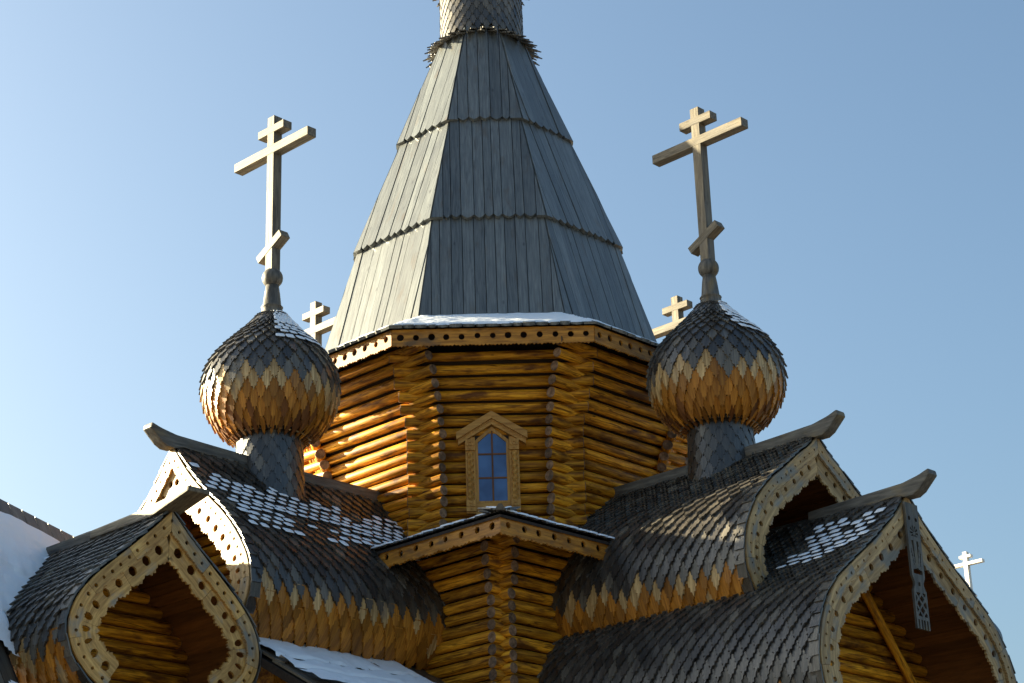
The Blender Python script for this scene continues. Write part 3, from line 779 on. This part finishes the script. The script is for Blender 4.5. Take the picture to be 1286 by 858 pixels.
        for i in range(3):
            a, b_ = .10+(L-.10)*fr[i], .10+(L-.10)*fr[i+1]-.006
            nb = max(2, round((b_-a)/pitch))
            me_ = carved(Path(lambda t, w: fnw(t, w, s1-.005), -ax), a, b_, nb, wo*.72, wi, hole, .04, i*3.7+sd*2, hc=.52, teeth=.028, lobe=.05)
            me_.materials.append(M[brd]); obj('carved_board', me_, gable)
    return roof, gable, cv
def ridge_beam(Fm, parent, outline, w=.12, mat='beam'):
    """side outline (s,z) extruded across"""
    y = Fm.col[1].to_3d(); mb = MB()
    mb.prism([Fm@Vector((s, -w, z)) for s, z in outline], y*2*w, lambda p: (p.dot(Fm.col[0].to_3d()), p.dot(y), p.z))
    o = obj('ridge_beam', bevel(fix_normals(mb.mesh('ridge_beam', [mat])), .03, 2), parent); return o
def tip_outline(sb, s1, z, dz=.14):
    return [(sb, z-.10), (sb, z+.13), (s1-.6, z+.17), (s1+.05, z+.19), (s1+.36, z+.21+dz*.3), (s1+.55, z+.22+dz*.7), (s1+.57, z+.13+dz*.7), (s1+.46, z+.07+dz*.4), (s1+.34, z+.01), (s1+.22, z-.05), (s1+.08, z-.05), (s1-.1, z+.0)]
# upper right
def no(*a): return 0
rUR, gUR, cUR = bochka(MR, UPR, 12.03, 3.0, 7.5, 'upper barrel', -1, -.02, None, 2.0, (.2, .46), .27, .05, brd='board_grey')
tag(rUR, 'shingled barrel roof with a patch of sun, below the shaded onion dome'); tag(gUR, 'keel gable opening of the barrel roof below the shaded onion dome')
ridge_beam(MR, rUR, tip_outline(5.3, 7.5, 12.03))
ridge_beam(MR, rUR, [(3.0, 11.95), (3.0, 12.15), (5.6, 12.16), (5.6, 11.95)], .16)
# upper left
def snUL(s, t, L, row):
    q = t/L
    lo, hi = .16+.06*vnoise(s*2, 1), .54+.03*vnoise(s*3, 2)
    if s > 7.3: return .3 if .1 < q < .4 else 0
    if not lo < q < hi: return 0
    e = min(q-lo, hi-q)*14
    return min(.97, .35+e)*(.45 if vnoise(s*2.3, row*.6, 11) < .22 else 1)
rUL, gUL, cUL = bochka(ML, UPL, 12.12, 3.0, 7.55, 'upper barrel', 1, .02, snUL, 1.0, (.2, .46), .30, .058)
tag(rUL, 'shingled barrel roof streaked with snow, below the sunlit onion dome'); tag(gUL, 'sunlit keel gable of the snow-streaked barrel roof')
ridge_beam(ML, rUL, tip_outline(5.3, 7.55, 12.10, .12))
ridge_beam(ML, rUL, [(3.0, 12.0), (3.0, 12.2), (5.6, 12.2), (5.6, 12.0)], .16)
# lower right
def snLR(s, t, L, row):
    q = t/L
    if 7.6 < s < 8.95 and .09 < q < .36 and q < .13+(9.25-s)*.30: return .95
    return 0
rLR, gLR, cLR = bochka(MR, LOWR, 10.64, 3.0, 9.1, 'lower barrel', -1, -.22, snLR, 1.5, (.2, .46), .34, .062, nboards=5, brd='board_grey')
tag(rLR, 'wide lower shingled barrel roof with a small snow patch'); tag(gLR, 'wide lower keel gable with a carved pendant board')
ridge_beam(MR, rLR, tip_outline(7.3, 9.1, 10.62))
# pole along the wall edge inside the right lower gable
a_, b_ = MR@Vector((7.79, .35, 9.7)), MR@Vector((7.79, 2.2, 7.5))
x_ = (b_-a_).normalized(); y_ = MR.col[0].to_3d(); obj('pole', log_mesh((b_-a_).length, .075), gLR, basis(x_, y_, x_.cross(y_), (a_+b_)/2))
# pendant board
def pendant_mask(u, v):
    """u -.5..0.5 across, v 0 top..1 bottom"""
    hw = .5
    if .585 < v < .70: hw = .34+.16*abs((v-.6425)/.0575)**1.5
    if abs(u) > hw: return False
    if v > .925 and (int((u+.5)*9) % 2 == 1): return False
    if (abs(u)-.0)**2*.12+(v-.125)**2 < .0: return False
    if math.hypot((abs(u)-.26)*.2, v-.125) < .018: return False
    # sunburst
    d = math.hypot(u*.19, v-.24)
    if .015 < d < .062 and v < .27 and (int((atan2(v-.24, u*.19)+7)*3.2) % 2 == 0): return False
    # long cut-outs
    if .30 < v < .50 and .1 < abs(u)+.0 and abs(u) < .13+.24*(1-abs(v-.4)/.1*.5) and abs(abs(u)-.25+(v-.4)*.8) > .05: return False
    if .52 < v < .57 and abs(u) < .33 and v > .52+.05*abs(u): return False
    if math.hypot(u*.19, v-.645) < .017: return False
    # lattice
    if .715 < v < .90 and abs(u) < .38:
        a = (u*.19/.09+(v-.715)/.09) % 1; b_ = (u*.19/.09-(v-.715)/.09) % 1
        if a > .3 and b_ > .3: return False
    return True
def pendant(Fm, s, z0, z1, w):
    nu, nv = 26, 150; bm = bmesh.new(); cache = {}
    def V(i, j):
        if (i, j) not in cache: cache[(i, j)] = bm.verts.new(Fm@Vector((s, (i/nu-.5)*w, z0+(z1-z0)*j/nv)))
        return cache[(i, j)]
    for i in range(nu):
        for j in range(nv):
            if pendant_mask((i+.5)/nu-.5, (j+.5)/nv): bm.faces.new([V(i, j), V(i+1, j), V(i+1, j+1), V(i, j+1)])
    r = bmesh.ops.extrude_face_region(bm, geom=list(bm.faces)); bmesh.ops.translate(bm, verts=[g for g in r['geom'] if isinstance(g, bmesh.types.BMVert)], vec=Fm.col[0].to_3d()*.04)
    bmesh.ops.recalc_face_normals(bm, faces=bm.faces); me_ = bpy.data.meshes.new('pendant'); bm.to_mesh(me_); bm.free()
    a = me_.attributes.new('lc', 'FLOAT_VECTOR', 'POINT'); co = np.zeros(len(me_.vertices)*3, dtype=np.float32); me_.vertices.foreach_get('co', co)
    a.data.foreach_set('vector', co.reshape(-1, 3)[:, [2, 0, 1]].ravel()); me_.materials.append(M['beam']); return me_
obj('pendant_board', pendant(MR, 9.16, 10.48, 8.45, .36), gLR)
# lower left cross gable
FLL = frame(DR, DL*9.15)
def snLL(s, t, L, row): return .9 if s < -.6-.25*abs(sin(row*2.3)) and t/L < .62 else 0
rLL, gLL, cLL = bochka(FLL, LOWL, 10.20, -3.2, 2.15, 'cross barrel', -1, -.12, snLL, 1.6, (.2, .47), .33, .074)
tag(rLL, 'small shingled barrel roof of the cross gable meeting the snowy nave roof'); tag(gLL, 'small keel gable with large round holes and log wall inside')
o = ridge_beam(FLL, rLL, [(-3.0, 10.08), (-3.0, 10.26), (.35, 10.28), (.35, 10.12)], .19)
o = ridge_beam(FLL, rLL, [(.352, 10.14), (.352, 10.27), (1.6, 10.30), (2.3, 10.35), (2.84, 10.42), (2.84, 10.34), (2.3, 10.23), (1.9, 10.14)], .2, 'cross')  # paler wood on this front length paints in the sun on it
for sd in (1, -1):
    mb = MB(); q = [(1.0, 7.45), (1.55, 7.25), (1.55, 7.19), (1.0, 7.38)]
    mb.prism([FLL@Vector((-3.0, sd*y, z)) for y, z in q], DR*5.35, lambda p: (p.dot(DR), p.z, p.dot(DL))); obj('eave_plank', fix_normals(mb.mesh('eave_plank', ['grey2'])), rLL)
# ------------------------------------------------------------------ nave roof: big planks and snow
RY, SK = -1.5, 1.4
def nz_(s): return 11.0+.26*(s-9.8)
def nP(s, y, off=0): return ML@Vector((s, y, nz_(s)-SK*(y-RY)))+NN*off
NN = (DR*SK+ZZ).normalized()
mb = MB()
def slab(y0, y1, Pf, Nf, sa, sb):
    q = [Pf(sa, y0, -.04), Pf(sa, y1, -.04), Pf(sa, y1, -.16), Pf(sa, y0, -.16)]+[Pf(sb, y0, -.04), Pf(sb, y1, -.04), Pf(sb, y1, -.16), Pf(sb, y0, -.16)]
    mb.add(q, [(0, 1, 2, 3), (7, 6, 5, 4)]+[(i, (i+1) % 4, 4+(i+1) % 4, 4+i) for i in range(4)])
slab(RY, .45, nP, NN, 7.7, 15); slab(.452, 1.6, nP, NN, 10.9, 15)
def nB(s, y, off=0): return ML@Vector((s, 2*RY-y-.0, nz_(s)-SK*(y-RY)+off))
slab(RY+.06, 1.6, nB, NN, 7.7, 15)
nave = obj('nave_roof', fix_normals(mb.mesh('nave_roof', ['deck'])), church); tag(nave, 'steep plank nave roof half covered with blue shaded snow')
def nave_planks(parent, Pf, N_, rows, sa, sb, mat):
    s = sa
    while s < sb:
        for y0, y1, lf in rows:
            if parent.name.startswith('nave') and s < 10.85:
                if y0 > .4: continue
                y1 = min(y1, .42)
            P = [(.006, y0), (.244, y0), (.244, y1-.05), (.19, y1+.0), (.125, y1+.03), (.06, y1), (.006, y1-.05)]
            top = [Pf(s+a, y, .02+lf) for a, y in P]
            mb = MB(); mb.add(top+[p-N_*.035 for p in top], [list(range(7)), list(range(13, 6, -1))]+[[j, (j+1) % 7, 7+(j+1) % 7, 7+j] for j in range(7)], [(y, a, 0) for a, y in P]+[(y, a, .03) for a, y in P], rnd=0)
            obj('plank', fix_normals(mb.mesh('plank', [mat])), parent)
        s += .25
nave_planks(nave, nP, NN, ((RY, RY+.62, .09), (RY+.55, RY+1.2, .06), (RY+1.1, RY+1.9, .03), (RY+1.8, 1.7, .0)), 7.75, 14.9, 'grey2')
def kN(u, v):
    a = .64+.55*(vnoise(u*9, v*6, 3)-.5)+.2*(vnoise(u*25, v*14, 9)-.5)
    if v < .07: a -= .3
    if 7.8+7*u < 10.85 and v*3+RY > .35: return 0
    for e in (.2, .39, .61):
        if abs(v-e) < .012+.02*vnoise(u*30, e*9): a -= .1
    return a
snow_sheet(nave, nP(7.8, RY, .10), ML.col[0].to_3d()*7.0+ZZ*.26*7.0, DR*3.0-ZZ*SK*3.0, NN, kN, .05, .06)
# low side roof under the snow-streaked barrel
SS = .55; NS = (DR*SS+ZZ).normalized()
def sP(s, y, off=0): return ML@Vector((s, y, 8.26-SS*(y-2.2)))+NS*off
mb = MB(); slab(1.2, 3.4, sP, NS, 3.1, 7.4)
side = obj('side_roof', fix_normals(mb.mesh('side_roof', ['deck'])), church); tag(side, 'low side roof with smooth snow under the snow-streaked barrel roof')
nave_planks(side, sP, NS, ((1.3, 2.5, .03), (2.4, 3.5, .0)), 3.12, 7.2, 'grey2')
def kN2(u, v):
    return .68-(.9 if u < .28 else 0)*(1-u/.28)+.3*(vnoise(u*12, v*4, 13)-.5)+.15*(vnoise(u*30, v*14, 19)-.5)-(.35 if abs(v-.42-.1*u) < .025 or abs(v-.74) < .02 else 0)
snow_sheet(side, sP(3.1, 1.3, .075), DL*4.2, DR*2.1-ZZ*SS*2.1, NS, kN2, .05, .05)
# ================================================================== SMALL CHAPEL behind: only its cross shows over the gable
chapel = bpy.data.objects.new('small_chapel', None); col.objects.link(chapel); tag(chapel, 'distant chapel whose small sunlit cross shows beside the pendant gable', 'chapel')
CC = (11.58, 10.0)
mb = MB(); mb.box((CC[0]-1.6, CC[1]-1.6, 0), (CC[0]+1.6, CC[1]+1.6, 8.6)); obj('wall', mb.mesh('wall', ['log']), chapel)
mb = MB(); a = 2.0; mb.add([(CC[0]-a, CC[1]-a, 8.6), (CC[0]+a, CC[1]-a, 8.6), (CC[0]+a, CC[1]+a, 8.6), (CC[0]-a, CC[1]+a, 8.6), (CC[0], CC[1], 10.9)], [(0, 3, 2, 1), (0, 1, 4), (1, 2, 4), (2, 3, 4), (3, 0, 4)]); obj('roof', mb.mesh('roof', ['plank']), chapel)
cvc = Curve([(r*.55, 11.9+z*.62) for r, z in ONION]); obj('dome', lathe([(.28, 10.3), (.28, 11.3)]+list(cvc.p), CC, 24).mesh('dome', ['grey']), chapel)
cross_at(CC, 12.72, chapel, .44)
bpy.context.view_layer.update()
